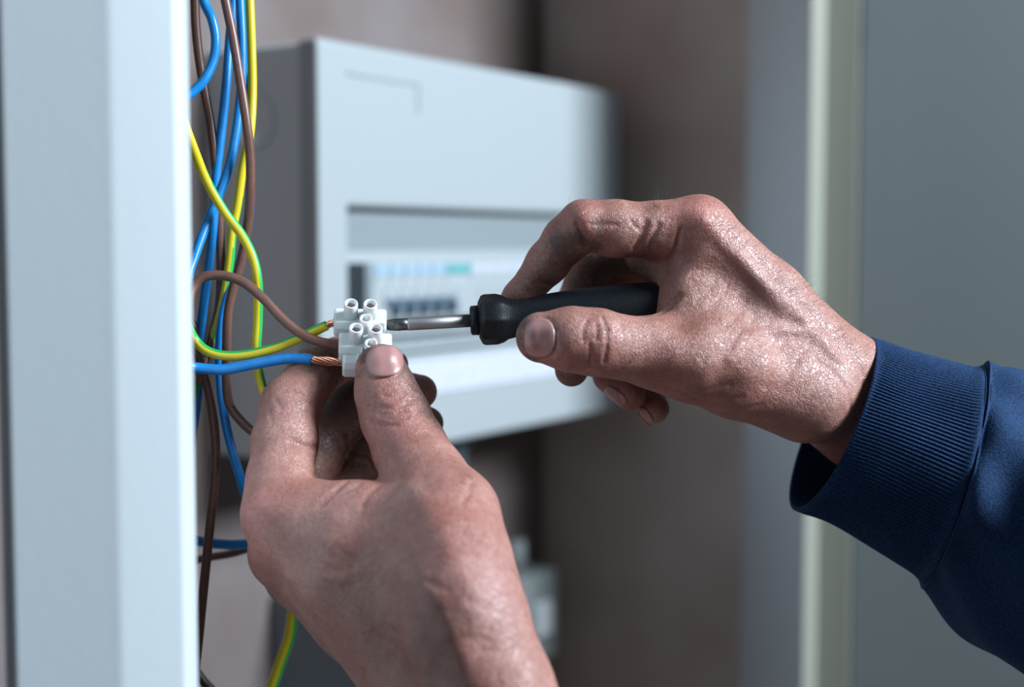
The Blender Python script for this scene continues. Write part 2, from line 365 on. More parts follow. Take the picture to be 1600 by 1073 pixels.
wire([(372,-60,16),(375,0,16),(378,70,16),(377,134,16),(369,205,14),(357,262,12),(342,304,10),(327,340,8),(312,378,4),(299,415,0),(280,460,-6)],
     'blue', 'blue wire sweeping down left from the top, crossing under the striped wire')
wire([(366,-60,24),(364,0,24),(359,60,24),(353,134,22),(345,212,22),(337,280,22),(333,350,22),(326,417,22),(318,474,22),(312,535,22),(310,600,24),(303,660,26),(288,720,28)],
     'blue', 'straight blue wire hanging in the middle of the bundle beside the white post')
wire([(374,-60,36),(376,0,36),(379,80,34),(383,150,30),(389,240,28),(391,300,28),(387,352,28),(376,405,28),(360,450,26),(347,500,22),(343,550,22),(345,610,22),(355,672,22),(371,732,22),(390,785,26),(420,830,30)],
     'blue', 'blue wire curving down right to the left knuckles below the brown hook')
wire([(262,120,-14),(282,176,-10),(300,226,-6),(322,281,0),(350,330,4),(377,366,6),(395,402,6),(403,442,6),(403,500,8),(401,545,8),(405,585,8),(414,617,8),(424,650,10)],
     'yg', 'yellow-green striped wire crossing in front of the bundle down to the left hand', None, (PI*0.8, 0.9, PI*1.25, 2.4))
wire([(388,-60,28),(390,0,28),(393,80,28),(394,150,28),(390,210,26),(379,262,26),(371,319,26),(363,362,26),(359,407,26),(352,457,26),(342,501,26),(327,540,26),(310,585,24),(296,625,22)],
     'yg', 'yellow-green striped wire at the back right of the bundle, from the top edge', None, (PI*0.8, 1.0, PI*1.3, 1.6))
yg = wire([(262,430,-14),(278,470,-8),(290,502,-4),(303,528,0),(320,546,0),(347,555,0),(385,554,0),(430,543,0),(472,526,0),(511,508,0)],
     'yg', 'yellow-green striped wire looping right into the top pole of the terminal block', None, (0.2, 0.85, 0.1))
br = wire([(268,560,-10),(284,510,-6),(296,466,-3),(306,442,-1),(324,431,0),(352,431,0),(380,441,-1),(410,465,-2),(441,498,-3),(470,521,-3),(500,534,-2),(537,539,-1)],
     'brown', 'brown wire looping up from the post and down into the middle pole of the block')
bl = wire([(262,560,-12),(285,570,-7),(310,575,-3),(350,577,-2),(395,569,-2),(440,561,-2),(465,560,-2),(487,562,-2)],
     'blue', 'blue wire whose long bared copper end enters the lowest pole of the block', ra=8.4)
wire([(296,500,20),(304,540,20),(314,570,20),(326,610,20),(334,660,20),(337,705,20),(335,755,20),(328,822,20),(321,891,20),(315,950,20),(309,1010,20),(300,1090,22)],
     'brown', 'dark brown wire hanging down beside the white post to the bottom')
wire([(280,838,60),(305,844,60),(335,849,60),(366,851,60),(395,848,60),(425,840,60)], 'blue', 'short blue wire lying level, left of the lower left-hand knuckles', ra=8.6)
wire([(280,880,75),(310,874,75),(330,870,75),(360,865,75),(384,858,75),(415,846,75)], 'brown', 'dark brown wire just under the level blue wire left of the knuckles', ra=7)
wire([(470,900,70),(462,935,70),(457,962,70),(452,995,70),(439,1033,70),(424,1075,70),(405,1120,70)], 'yg', 'yellow-green striped wire below the left hand at the bottom edge', None, (0.25, 0.9), ra=10)
wire([(290,1010,60),(302,1040,60),(316,1062,60),(334,1082,60),(350,1110,60)], 'blackpvc', 'black cable in the bottom corner beside the white post', ra=8)
def strands(parent, p0, p1, rad, n, turns, end_spread=0.0):
    """twisted bare strands, one part"""
    p0, p1 = np.array(p0), np.array(p1); o0 = np.array(parent.location)
    T = (p1-p0)/np.linalg.norm(p1-p0); A = np.cross(T, VIEW); A /= np.linalg.norm(A); B = np.cross(T, A)
    vs, fs = [], []; m = 7; sr = rad*0.33
    for s in range(n):
        ring = 0 if s == 0 else 1
        base = len(vs); cnt = 16
        for i in range(cnt):
            t = i/(cnt-1); a = 2*PI*((s-1)/(n-1) + turns*t)
            c = p0 + (p1-p0)*t + ring*rad*0.74*(1+end_spread*(math.sin(PI*t)*(0.3 if s % 2 else 0.12)-0.25*t))*(math.cos(a)*A+math.sin(a)*B) - o0
            for k in range(m):
                q = 2*PI*k/m; vs.append(c + sr*(math.cos(q)*A+math.sin(q)*B))
        for i in range(cnt-1):
            for k in range(m):
                fs.append((base+i*m+k, base+i*m+(k+1) % m, base+(i+1)*m+(k+1) % m, base+(i+1)*m+k))
    return pydata('copper_strands', vs, fs, M['copper'], parent, True)
strands(bl, P(484, 562, -2), P(545, 567, -2), 6.2*S(0), 9, 0.55, 1.2)['label'] = 'bared twisted copper strands'
strands(yg, P(508, 509, 0), P(528, 502, 0), 5.4*S(0), 8, 0.35)['label'] = 'bared twisted copper strands'

# ================================================================== terminal block
mm = 1e-3
wv = Vector((0.10, 0.66, 0.74)).normalized()            # camera space: post direction, up and to the viewer
uv = Vector((0.985, -0.02, -0.115)).normalized(); uv = (uv - wv*uv.dot(wv)).normalized()
vv = uv.cross(wv); vv = -vv if vv.y > 0 else vv          # strip direction, downwards
R3 = Matrix([[*uv], [*vv], [*wv]]).transposed()
camR = camo.rotation_euler.to_matrix()
def tb_matrix(px, py, z):
    return Matrix.Translation(Vector(P(px, py, z))) @ (camR @ R3).to_4x4()
tb = empty('terminal_block', (0, 0, 0)); tb.matrix_world = tb_matrix(563, 496, -2)
tag(tb, 'white three pole plastic terminal block pinched between left thumb and index finger', 'terminal block')
if R3.determinant() < 0:
    pass
PITCHV = 11.8
SHX = 1.9     # each pole sits a little further along
for k in range(3):
    dv = du = 0.0
    PM = tb.matrix_world.inverted() @ tb_matrix(*[(563, 493, -2), (571, 531, -7), (577, 556, -8)][k])
    L_, Wd, H_ = 21.5*mm, 9.6*mm, 7.8*mm
    # body with slanted flanks and a cut-back top edge at the wire ends
    sec = [(-0.5, -1.0), (0.5, -1.0), (0.52, -0.35), (0.40, 0.0), (-0.40, 0.0), (-0.52, -0.35)]   # (v, w) section
    xs = [(-0.5, 0.86), (-0.49, 0.92), (-0.455, 1.0), (0.455, 1.0), (0.49, 0.92), (0.5, 0.86)]
    vs, fs = [], []
    for (u, sc) in xs:
        for (v, w_) in sec: vs.append((du + u*L_, dv + v*Wd*sc, (w_+0.5)*H_*sc - 0.5*H_))
    n = len(sec)
    for i in range(len(xs)-1):
        for j in range(n): fs.append((i*n+j, i*n+(j+1) % n, (i+1)*n+(j+1) % n, (i+1)*n+j))
    fs += [tuple(range(n))[::-1], tuple(range((len(xs)-1)*n, len(xs)*n))]
    pb = pydata('pole_body', vs, fs, M['nylon'], tb)
    bm = bmesh.new(); bm.from_mesh(pb.data); bmesh.ops.recalc_face_normals(bm, faces=bm.faces); bm.to_mesh(pb.data); bm.free()
    bevel(pb, 0.0004, 2, 0.3)
    pb.matrix_local = PM
    # wire entries
    for sgn in (-1, 1):
        lathe('wire_entry', [(0, 0), (0, 2.3*mm), (0.25*mm, 2.3*mm), (0.25*mm, 0)], M['screw'] if False else M['cu_mid'], pb, 18, Matrix.Translation((du + sgn*(L_/2)+(-0.1*mm if sgn > 0 else -0.15*mm), dv, -4.4*mm)))
    ps, ph = (3.2*mm, 0.5) if k == 2 else (0, 1)
    for sgn in (-1, 1):
        up = lathe('screw_post', [(-1.5*mm, 3.0*mm), (7.0*mm, 2.8*mm), (7.35*mm, 2.65*mm), (7.4*mm, 2.4*mm), (7.2*mm, 2.1*mm), (4.4*mm, 1.95*mm), (4.3*mm, 0.0)], M['nylon'], pb, 30,
              Matrix.Translation((du + ps + sgn*3.9*mm, dv, 0)) @ Matrix.Rotation(-PI/2, 4, 'Y') @ Matrix.Diagonal((ph, 1, 1, 1)))
        sc_ = lathe('terminal_screw', [(0, 0), (0, 1.75*mm), (0.9*mm, 1.75*mm), (1.05*mm, 1.5*mm), (1.05*mm, 0)], M['screw'], pb, 22,
              Matrix.Translation((du + ps + sgn*3.9*mm, dv, 4.3*mm*ph)) @ Matrix.Rotation(-PI/2, 4, 'Y'))
        sl = boxes('screw_slot', [(-1.6*mm, 1.6*mm, -0.28*mm, 0.28*mm, 0.9*mm, 1.12*mm)], M['blackpvc'], None)
        sl.parent = pb; sl.matrix_local = Matrix.Translation((du + ps + sgn*3.9*mm, dv, 4.3*mm*ph)) @ Matrix.Rotation(0.35 + 0.3*k, 4, 'Z')
    if k < 2:
        br_ = boxes('bridge', [(-3.5*mm, 5.5*mm, 3.5*mm, 8.5*mm, -7.0*mm, -2.4*mm)], M['nylon'], tb, 0.0004); br_.matrix_local = PM
        lathe('mounting_tube', [(0, 0), (0, 2.7*mm), (9.2*mm, 2.6*mm), (9.4*mm, 2.0*mm), (5*mm, 1.8*mm), (5*mm, 0)], M['nylon'], tb, 26,
              PM @ Matrix.Translation((2.2*mm, 5.6*mm, -4.6*mm)) @ Matrix.Rotation(-PI/2, 4, 'Y'))

# ================================================================== screwdriver
sd0 = Vector(P(604, 508, 0)); sd1 = Vector(P(1000, 486, 6))
ax = (sd1-sd0).normalized(); ay = Vector((0, 0, 1)).cross(ax).normalized(); az = ax.cross(ay)
sd = empty('screwdriver', sd0); sd.matrix_world = Matrix.Translation(sd0) @ Matrix([[*ax], [*ay], [*az]]).transposed().to_4x4()
tag(sd, 'small black handled flat-head screwdriver with a steel shaft held in the right hand', 'screwdriver')
q = S(0)
lathe('shaft', [(33*q, 0), (33*q, 9.6*q), (35*q, 10.2*q), (140*q, 10.2*q), (140*q, 0)], M['steel'], sd, 36)
# flattened blade: sections from the round shank to a flat edge
vs, fs = [], []; n = 20
secs = [(0, 8.2, 1.6), (2, 8.8, 2.2), (10, 9.4, 4.4), (18, 9.6, 7.0), (23, 9.6, 9.4), (35, 9.6, 9.6)]
for (x_, a_, b_2) in secs:
    for k in range(n):
        t = 2*PI*k/n; c_, s_ = math.cos(t), math.sin(t)
        # blade width stands vertical and turned a little to the viewer
        if x_ < 20:
            e = 0.35 if x_ < 12 else 0.6
            yy = b_2*math.copysign(abs(s_)**e, s_); zz = a_*math.copysign(abs(c_)**e, c_)
        else: yy = b_2*s_; zz = a_*c_
        ro = 0.55; vs.append((x_*q, (yy*math.cos(ro)-zz*math.sin(ro))*q, (yy*math.sin(ro)+zz*math.cos(ro))*q))
for i in range(len(secs)-1):
    for k in range(n): fs.append((i*n+k, i*n+(k+1) % n, (i+1)*n+(k+1) % n, (i+1)*n+k))
fs += [tuple(range(n)), tuple(range((len(secs)-1)*n, len(secs)*n))[::-1]]
bt = pydata('blade_tip', vs, fs, M['tip'], sd, True); bt['label'] = 'blackened flat blade tip'
bm = bmesh.new(); bm.from_mesh(bt.data); bmesh.ops.recalc_face_normals(bm, faces=bm.faces); bm.to_mesh(bt.data); bm.free()
lathe('collar', [(131*q, 0), (131*q, 20*q), (133*q, 23*q), (143*q, 23.5*q), (146*q, 21*q), (150*q, 20*q), (150*q, 0)], M['black'], sd, 40)
def facet(a, x):
    if x < 148*q or x > 186*q: return 1
    return 1.0/max(math.cos((a % (PI/4)) - PI/8), 0.5)*0.962
lathe('handle', [(144*q, 0), (144*q, 28*q), (149*q, 36.5*q), (154*q, 38.5*q), (172*q, 38.5*q), (182*q, 36*q), (190*q, 32.5*q), (200*q, 30.5*q), (214*q, 30*q), (232*q, 32*q),
                  (260*q, 36.5*q), (300*q, 41*q), (350*q, 44*q), (400*q, 45*q), (440*q, 44*q), (465*q, 40*q), (482*q, 30*q), (490*q, 0)], M['black'], sd, 64, None, facet)

# ================================================================== hands: one blended volume per hand, surfaced to a single mesh
class Vol:
    def __init__(s, lo, hi, h):
        s.lo = np.array(lo, np.float32); s.h = h; s.n = np.ceil((np.array(hi)-s.lo)/h).astype(int)+1
        s.a = np.full(s.n, 0.05, np.float32)
    def block(s, lo, hi):
        i0 = np.clip(np.floor((lo-s.lo)/s.h).astype(int), 0, s.n); i1 = np.clip(np.ceil((hi-s.lo)/s.h).astype(int)+1, 0, s.n)
        ax_ = [(s.lo[k]+s.h*np.arange(i0[k], i1[k])).astype(np.float32) for k in range(3)]
        return tuple(slice(i0[k], i1[k]) for k in range(3)), ax_[0][:, None, None], ax_[1][None, :, None], ax_[2][None, None, :]
    def sample(s, p):
        g = (np.asarray(p)-s.lo)/s.h; g = np.clip(g, 0, np.array(s.n)-1.001); i = np.floor(g).astype(int); f = g-i; r = 0
        for dx in (0, 1):
            for dy in (0, 1):
                for dz in (0, 1):
                    wt = (f[..., 0] if dx else 1-f[..., 0])*(f[..., 1] if dy else 1-f[..., 1])*(f[..., 2] if dz else 1-f[..., 2])
                    r = r + wt*s.a[i[..., 0]+dx, i[..., 1]+dy, i[..., 2]+dz]
        return r
    def hit(s, px, py, z0=-150, z1=120, n=700):
        zs = np.linspace(z0, z1, n); a0, a1 = P(px, py, z0), P(px, py, z1)
        pts = a0[None, :] + (a1-a0)[None, :]*np.linspace(0, 1, n)[:, None]
        v = s.sample(pts); k = np.argmax(v < 0)
        if v[k] >= 0: return pts[int(np.argmin(v))]
        t = v[k-1]/(v[k-1]-v[k]+1e-12); return pts[k-1]+(pts[k]-pts[k-1])*t
def smin(a, b, k):
    h = np.clip(0.5+0.5*(b-a)/k, 0, 1); return b+(a-b)*h - k*h*(1-h)
def cone_d(X, Y, Zz, a, b, ra, rb):
    ba = b-a; l2 = float(ba@ba); 
    if l2 < 1e-12: return np.sqrt((X-a[0])**2+(Y-a[1])**2+(Zz-a[2])**2)-max(ra, rb)
    x, y, z = X-a[0], Y-a[1], Zz-a[2]
    t = np.clip((x*ba[0]+y*ba[1]+z*ba[2])/l2, 0, 1)
    return np.sqrt((x-t*ba[0])**2+(y-t*ba[1])**2+(z-t*ba[2])**2) - (ra+(rb-ra)*t)
def chain_field(vol, pts, k):
    """one chain of tapered segments (px, py, z, r_px)"""
    f = np.full(vol.n, 0.05, np.float32)
    for p, q_ in zip(pts[:-1], pts[1:]):
        a_, b_ = P(*p[:3]), P(*q_[:3]); ra, rb = p[3]*S(p[2]), q_[3]*S(q_[2]); m = max(ra, rb)+0.016
        sl, X, Y, Zz = vol.block(np.minimum(a_, b_)-m, np.maximum(a_, b_)+m)
        f[sl] = smin(f[sl], cone_d(X, Y, Zz, a_, b_, ra, rb).astype(np.float32), k)
    return f
def surface_nets(vol):
    a = vol.a; ins = a < 0; c = np.zeros(np.array(a.shape)-1, np.uint8)
    offs = [(i, j, k) for i in (0, 1) for j in (0, 1) for k in (0, 1)]
    sx = lambda arr, o: arr[o[0]:arr.shape[0]-1+o[0], o[1]:arr.shape[1]-1+o[1], o[2]:arr.shape[2]-1+o[2]]
    for o in offs: c += sx(ins, o)
    act = (c > 0) & (c < 8); idx = -np.ones(act.shape, np.int64); ii = np.argwhere(act); idx[act] = np.arange(len(ii))
    acc = np.zeros((len(ii), 3)); cnt = np.zeros(len(ii))
    for ax_ in range(3):
        for o in offs:
            if o[ax_]: continue
            o2 = list(o); o2[ax_] = 1
            v0 = a[ii[:, 0]+o[0], ii[:, 1]+o[1], ii[:, 2]+o[2]].astype(float); v1 = a[ii[:, 0]+o2[0], ii[:, 1]+o2[1], ii[:, 2]+o2[2]].astype(float)
            m = (v0 < 0) != (v1 < 0); t = np.where(m, v0/np.where(m, v0-v1, 1), 0)
            p = np.tile(np.array(o, float), (len(ii), 1)); p[:, ax_] = t
            acc += p*m[:, None]; cnt += m
    V = vol.lo + vol.h*(ii + acc/cnt[:, None]); Q = []
    for ax_ in range(3):
        s0 = [slice(None)]*3; s1 = [slice(None)]*3; s0[ax_] = slice(0, -1); s1[ax_] = slice(1, None)
        e = ins[tuple(s0)] != ins[tuple(s1)]; k = np.argwhere(e); u, v = [(1, 2), (2, 0), (0, 1)][ax_]
        ok = (k[:, u] > 0) & (k[:, v] > 0) & (k[:, u] < act.shape[u]) & (k[:, v] < act.shape[v]); k = k[ok]
        def g(du, dv):
            r = k.copy(); r[:, u] += du; r[:, v] += dv; return idx[r[:, 0], r[:, 1], r[:, 2]]
        q4 = np.stack([g(-1, -1), g(0, -1), g(0, 0), g(-1, 0)], 1)
        fl = ins[k[:, 0], k[:, 1], k[:, 2]]; q4[~fl] = q4[~fl][:, ::-1]; Q.append(q4)
    return V, np.concatenate(Q)
def relax(V, Q, it=2, f=0.5):
    E = np.concatenate([Q[:, [0, 1]], Q[:, [1, 2]], Q[:, [2, 3]], Q[:, [3, 0]]]); n = len(V)
    deg = np.bincount(E[:, 0], minlength=n)+np.bincount(E[:, 1], minlength=n)
    for i in range(it):
        for ff in (f, -f*0.95):
            s = np.stack([np.bincount(E[:, 0], V[E[:, 1], k], n)+np.bincount(E[:, 1], V[E[:, 0], k], n) for k in range(3)], 1)
            V = V + ff*(s/deg[:, None]-V)
    return V
def dist_poly(X, Y, Zz, pts):
    d = None
    for a_, b_ in zip(pts[:-1], pts[1:]):
        t = cone_d(X, Y, Zz, a_, b_, 0, 0); d = t if d is None else np.minimum(d, t)
    return d
def groove(vol, px_pts, depth, width, fade=True):
    """press a crease (depth > 0) or raise a ridge (depth < 0) along photo points lying on the surface; mm"""
    pp = catmull([vol.hit(*p) for p in px_pts], 4) if len(px_pts) > 2 else np.array([vol.hit(*p) for p in px_pts])
    if len(pp) == 1: pp = np.vstack([pp, pp+1e-5])
    m = width*mm*2.6
    for i, (a_, b_) in enumerate(zip(pp[:-1], pp[1:])): pass
    sl, X, Y, Zz = vol.block(pp.min(0)-m, pp.max(0)+m)
    d = dist_poly(X, Y, Zz, pp)
    vol.a[sl] += (depth*mm*np.exp(-(d/(width*mm))**2)).astype(np.float32)
BASE = np.array((0.365, 0.188, 0.158))
RED = np.array((0.41, 0.15, 0.13)); DIRT_SHADE = np.array((0.045, 0.026, 0.020)); PALE = np.array((0.50, 0.31, 0.30)); TAN = np.array((0.25, 0.118, 0.086))  # darkest tint: ingrained dirt, and shade painted into the finger hollows
def make_hand(name, parent, lo, hi, h, palm, kp, fingers, kf, kw, bumps, creases, tints, nails, label, px_dirty=False):
    vol = Vol(lo, hi, h)
    pf = np.full(vol.n, 0.05, np.float32)
    for ch in palm: pf = smin(pf, chain_field(vol, ch, 0.006), kp)
    tot = None
    for (ch, kk) in fingers:
        f = smin(pf, chain_field(vol, ch, kf), kk)
        tot = f if tot is None else smin(tot, f, kw)
    vol.a = tot
    for (pts, d, wd) in bumps: groove(vol, pts, d, wd)
    for (pts, d, wd) in creases: groove(vol, pts, d*1.3, wd)
    nd = []
    for nl in nails:       # seat each nail and cut the fold round it
        cx, cy, ang, hl, hw = nl[:5]; ca, sa = math.cos(ang), math.sin(ang)
        out = lambda t, s_=1.0: (cx + s_*(ca*hl*math.copysign(abs(math.cos(t))**0.75, math.cos(t)) - sa*hw*math.copysign(abs(math.sin(t))**0.75, math.sin(t))),
                                 cy + s_*(sa*hl*math.copysign(abs(math.cos(t))**0.75, math.cos(t)) + ca*hw*math.copysign(abs(math.sin(t))**0.75, math.sin(t))))
        g = 26; V_, Fc, col = [], [], []
        nr = 9
        for r_ in range(nr+1):
            for k in range(g):
                t = 2*PI*k/g; V_.append(out(t, max(r_/nr, 0.02)))
        pts = np.array([vol.hit(*p) for p in V_])
        n0 = (pts.reshape(nr+1, g, 3)); cen = n0[0].mean(0)
        e1 = n0[nr, 0]-n0[nr, g//2]; e2 = n0[nr, g//4]-n0[nr, 3*g//4]; nn = np.cross(e1, e2); nn /= np.linalg.norm(nn)
        if nn@VIEW > 0: nn = -nn
        e1 /= np.linalg.norm(e1)
        # flatten the plate along the finger; keep the curve across
        hgt = (pts-cen)@nn; al = (pts-cen)@e1; half = np.abs(al).max()
        new = []
        for i, p in enumerate(pts):
            r_ = (i//g)/nr
            lift = 0.42*mm*(1-0.75*r_**6) - 0.25*mm*(al[i]/half > 0.9)
            ex = -hgt[i] if False else 0
            p2 = p + nn*(lift)
            new.append(p2)
            v01 = al[i]/half           # +1 = free edge (tip side), -1 = root
            c_ = np.array((0.37, 0.19, 0.18))
            c_ = c_*(1+0.13*math.sin(((p-cen)@np.cross(nn, e1))/(0.0009))); moon = np.clip((-v01-0.55)/0.25, 0, 1); c_ = c_*(1-moon*0.5)+np.array((0.52, 0.36, 0.35))*moon*0.5
            edge = np.clip((v01-0.84)/0.12, 0, 1); c_ = c_*(1-edge*0.75)+np.array((0.42, 0.34, 0.27))*edge*0.75
            col.append((*c_, 1))
        for r_ in range(nr):
            for k in range(g): Fc.append((r_*g+k, r_*g+(k+1) % g, (r_+1)*g+(k+1) % g, (r_+1)*g+k))
        Fc.append(tuple(range(g)))
        nd.append((new, Fc, col))
        ring = [out(t, 1.06) for t in np.linspace(0, 2*PI, 30)]
        groove(vol, ring, nl[5] if len(nl) > 5 else 0.85, 0.75)
    V, Q = surface_nets(vol); V = relax(V, Q, 2, 0.5)
    org = V.mean(0)
    me = bpy.data.meshes.new(name); me.vertices.add(len(V)); me.vertices.foreach_set('co', (V-org).astype(np.float32).ravel())
    me.loops.add(Q.size); me.loops.foreach_set('vertex_index', Q.ravel().astype(np.int32))
    me.polygons.add(len(Q)); me.polygons.foreach_set('loop_start', np.arange(0, Q.size, 4, dtype=np.int32)); me.polygons.foreach_set('loop_total', np.full(len(Q), 4, np.int32))
    me.update(calc_edges=True); me.validate()
    col = np.tile(BASE, (len(V), 1))
    msk = np.full((len(V), 1), 0.10 if px_dirty else 0.03)
    for (px, py, r_, c_, s_) in tints:
        p = vol.hit(px, py); wt = s_*np.exp(-((V-p)**2).sum(1)/(r_*S(0))**2)[:, None]
        if c_ is DIRT_SHADE: msk = np.maximum(msk, np.minimum(1, msk+wt*1.15)); wt = wt*0.55
        col = col*(1-wt)+c_*wt
    ca_ = me.color_attributes.new('tint', 'FLOAT_COLOR', 'POINT')
    ca_.data.foreach_set('color', np.concatenate([col, msk], 1).astype(np.float32).ravel())
    me.materials.append(M['skin']); o = link(name, me, parent, True); o.location = Vector(org)-parent.location; o['label'] = label
    for (vs_, fs_, cl) in nd:
        c0 = np.mean(vs_, 0); no = pydata('fingernail', [v-org for v in vs_], fs_, M['nail'], o, True)
        at_ = no.data.color_attributes.new('tint', 'FLOAT_COLOR', 'POINT'); at_.data.foreach_set('color', np.array(cl, np.float32).ravel())
        bm = bmesh.new(); bm.from_mesh(no.data); bmesh.ops.recalc_face_normals(bm, faces=bm.faces)
        f0 = max(bm.faces, key=lambda f: f.calc_area())
        if Vector(f0.normal).dot(Vector(VIEW)) > 0: bmesh.ops.reverse_faces(bm, faces=bm.faces)
        bm.to_mesh(no.data); bm.free()
        sm = no.modifiers.new('s', 'SOLIDIFY'); sm.thickness = 0.0006; sm.offset = -1
    print('hand', name, len(V), 'verts')
    return o, vol
def bounds(chs, pad=0.012):
    ps = np.array([P(*p[:3]) for ch in chs for p in ch]); rs = np.array([p[3]*S(p[2]) for ch in chs for p in ch])[:, None]
    return (ps-rs).min(0)-pad, (ps+rs).max(0)+pad

person = empty('person', tuple(P(1500, 1500, -60)))
tag(person, 'person in a navy blue ribbed-cuff sweatshirt holding a screwdriver and a terminal block', 'person')

# ---- right hand
RP = [[(1092,360,3,49),(1200,470,8,56),(1300,582,14,62)],
      [(1104,372,23,48),(1320,600,28,66)],
      [(1114,395,42,46),(1325,622,40,64)],
      [(1120,430,58,42),(1322,645,46,60)],
      [(1290,590,16,66),(1345,622,24,76),(1440,690,30,88),(1540,760,28,95)],
      [(1318,640,26,66),(1360,660,32,72),(1450,720,30,90)],
      [(1078,560,-12,60),(1150,585,-8,62),(1262,620,2,68)],
      [(1150,540,4,70),(1250,600,14,75)],
      [(1096,410,4,50),(1086,485,0,56),(1092,540,-6,58)]]
RF = [([(846,527,-24,40),(893,530,-25,49),(933,535,-24,51),(974,543,-20,48),(1020,550,-15,55),(1078,560,-11,62)], 0.008),
      ([(800,484,16,23),(812,466,13,26),(856,410,6,32),(885,374,0,35),(912,351,-4,37),(960,357,-2,43),(1030,360,1,44),(1092,360,3,49)], 0.008),
      ([(893,578,14,26),(890,545,30,28),(900,480,38,31),(928,402,34,36),(1010,385,28,42),(1104,372,23,48)], 0.007),
      ([(984,616,24,25),(955,585,36,27),(940,520,50,30),(965,430,54,34),(1114,395,42,46)], 0.007),
      ([(1023,638,30,23),(1004,600,42,25),(990,540,58,28),(1015,470,66,31),(1120,430,58,42)], 0.007),
      ([(1012,396,14,37),(1062,420,10,44),(1096,410,6,48)], 0.006)]
lo, hi = bounds(RP+[f[0] for f in RF])
rb = [([(1088,340)], -2.0, 7), ([(910,335)], -1.0, 5), ([(1100,345),(1150,400),(1220,480)], -1.1, 3.2), ([(1060,560),(1100,570)], -1.2, 8),
      ([(1140,560),(1180,520),(1260,520),(1310,560)], -0.9, 2.2), ([(1120,470),(1160,480),(1200,520),(1230,560)], 0.9, 6),
      ([(1062,500),(1090,470),(1120,430)], 2.2, 8), ([(1130,600),(1180,610),(1230,600)], 1.2, 7), ([(1160,400),(1210,455),(1290,530)], -0.9, 3.0)]
rc = [([(902,350),(910,368),(916,384)], 1.0, 1.2), ([(992,388),(1001,370),(1008,345)], 1.0, 1.3), ([(985,345),(1000,360),(1012,350)], 0.4, 0.8), ([(1045,408),(1056,390),(1062,360)], 1.0, 1.2),
      ([(925,352),(945,350),(965,352)], 0.5, 0.8), ([(1020,395),(1016,380),(1030,350)], 0.8, 0.9),
      ([(941,496),(948,515),(948,540),(944,566)], 0.9, 0.7), ([(918,498),(912,515),(911,535)], 0.6, 0.6), ([(921,536),(922,555),(922,572)], 0.7, 0.6), ([(911,532),(925,529),(935,532)], 0.5, 0.6),
      ([(932,505),(932,530)], 0.45, 0.6), ([(970,500),(972,520)], 0.4, 0.6), ([(1028,490),(1045,480),(1060,462)], 1.2, 1.1), ([(1048,405),(1036,425),(1029,446)], -0.5, 1.5),
      ([(1045,606),(1090,612),(1140,600)], 0.35, 1.2), ([(1070,615),(1110,628),(1160,620)], 0.35, 1.2), ([(1110,636),(1150,640),(1190,632)], 0.3, 1.2), ([(838,440),(856,444),(868,452)], 0.6, 0.9),
      ([(846,398),(862,402),(872,415)], 0.5, 0.9), ([(1275,560),(1310,590),(1330,640)], 0.4, 1.2), ([(1325,540),(1345,575),(1350,620)], 0.35, 1.0)]
for i in range(26):      # fine oblique wrinkles over the back of the hand and the thumb base
    x0 = random.uniform(1085, 1290); y0 = 380 + (x0-1085)*0.78 + random.uniform(-10, 90); l_ = random.uniform(18, 42); a_ = random.uniform(2.0, 2.6)
    rc.append(([(x0, y0), (x0+l_*0.5*math.cos(a_)+random.uniform(-3, 3), y0+l_*0.5*math.sin(a_)), (x0+l_*math.cos(a_), y0+l_*math.sin(a_))], random.uniform(0.15, 0.35), 0.8))
rt = [(1090,330,60,RED,.55),(905,335,40,RED,.4),(935,530,40,RED,.35),(1060,590,50,RED,.35),(1150,610,60,RED,.3),(1230,480,50,PALE,.5),(1180,420,45,PALE,.35),(1300,590,45,PALE,.4),
      (1080,510,60,TAN,.35),(1150,500,55,TAN,.3),(880,385,22,DIRT_SHADE,.55),(860,430,26,DIRT_SHADE,.5),(905,372,14,DIRT_SHADE,.6),(840,450,22,DIRT_SHADE,.45),(938,350,14,DIRT_SHADE,.4),(1000,360,26,TAN,.6),(1020,325,16,DIRT_SHADE,.3),
      (895,440,22,DIRT_SHADE,.4),(818,505,14,DIRT_SHADE,.55),(812,530,12,DIRT_SHADE,.55),(832,560,12,DIRT_SHADE,.45),(822,495,12,DIRT_SHADE,.5),(1000,400,30,DIRT_SHADE,.4),(950,420,45,DIRT_SHADE,.75),(1000,425,30,DIRT_SHADE,.4),(930,385,16,DIRT_SHADE,.5),(890,410,24,DIRT_SHADE,.4),(870,380,16,DIRT_SHADE,.45),(893,590,30,DIRT_SHADE,.4),(975,620,30,TAN,.6),(1025,640,30,TAN,.7),  # gap under the index finger also has its shade painted in
      (850,480,10,DIRT_SHADE,.35),(948,540,6,DIRT_SHADE,.25),(948,515,6,DIRT_SHADE,.25),(911,520,5,DIRT_SHADE,.4),(985,565,3,DIRT_SHADE,.4),(992,552,3,DIRT_SHADE,.5),(974,575,3,DIRT_SHADE,.4),(1045,415,10,DIRT_SHADE,.3)]
right, rvol = make_hand('hand', person, lo, hi, 0.00068, RP, 0.010, RF, 0.0035, 0.0012, rb, rc, rt,
    [(843,528,PI,24,31), (962,618,PI*0.22,20,9,0.4), (1008,650,PI*0.3,17,8,0.4)], 'right hand gripping the screwdriver, thumb along its black handle', True)

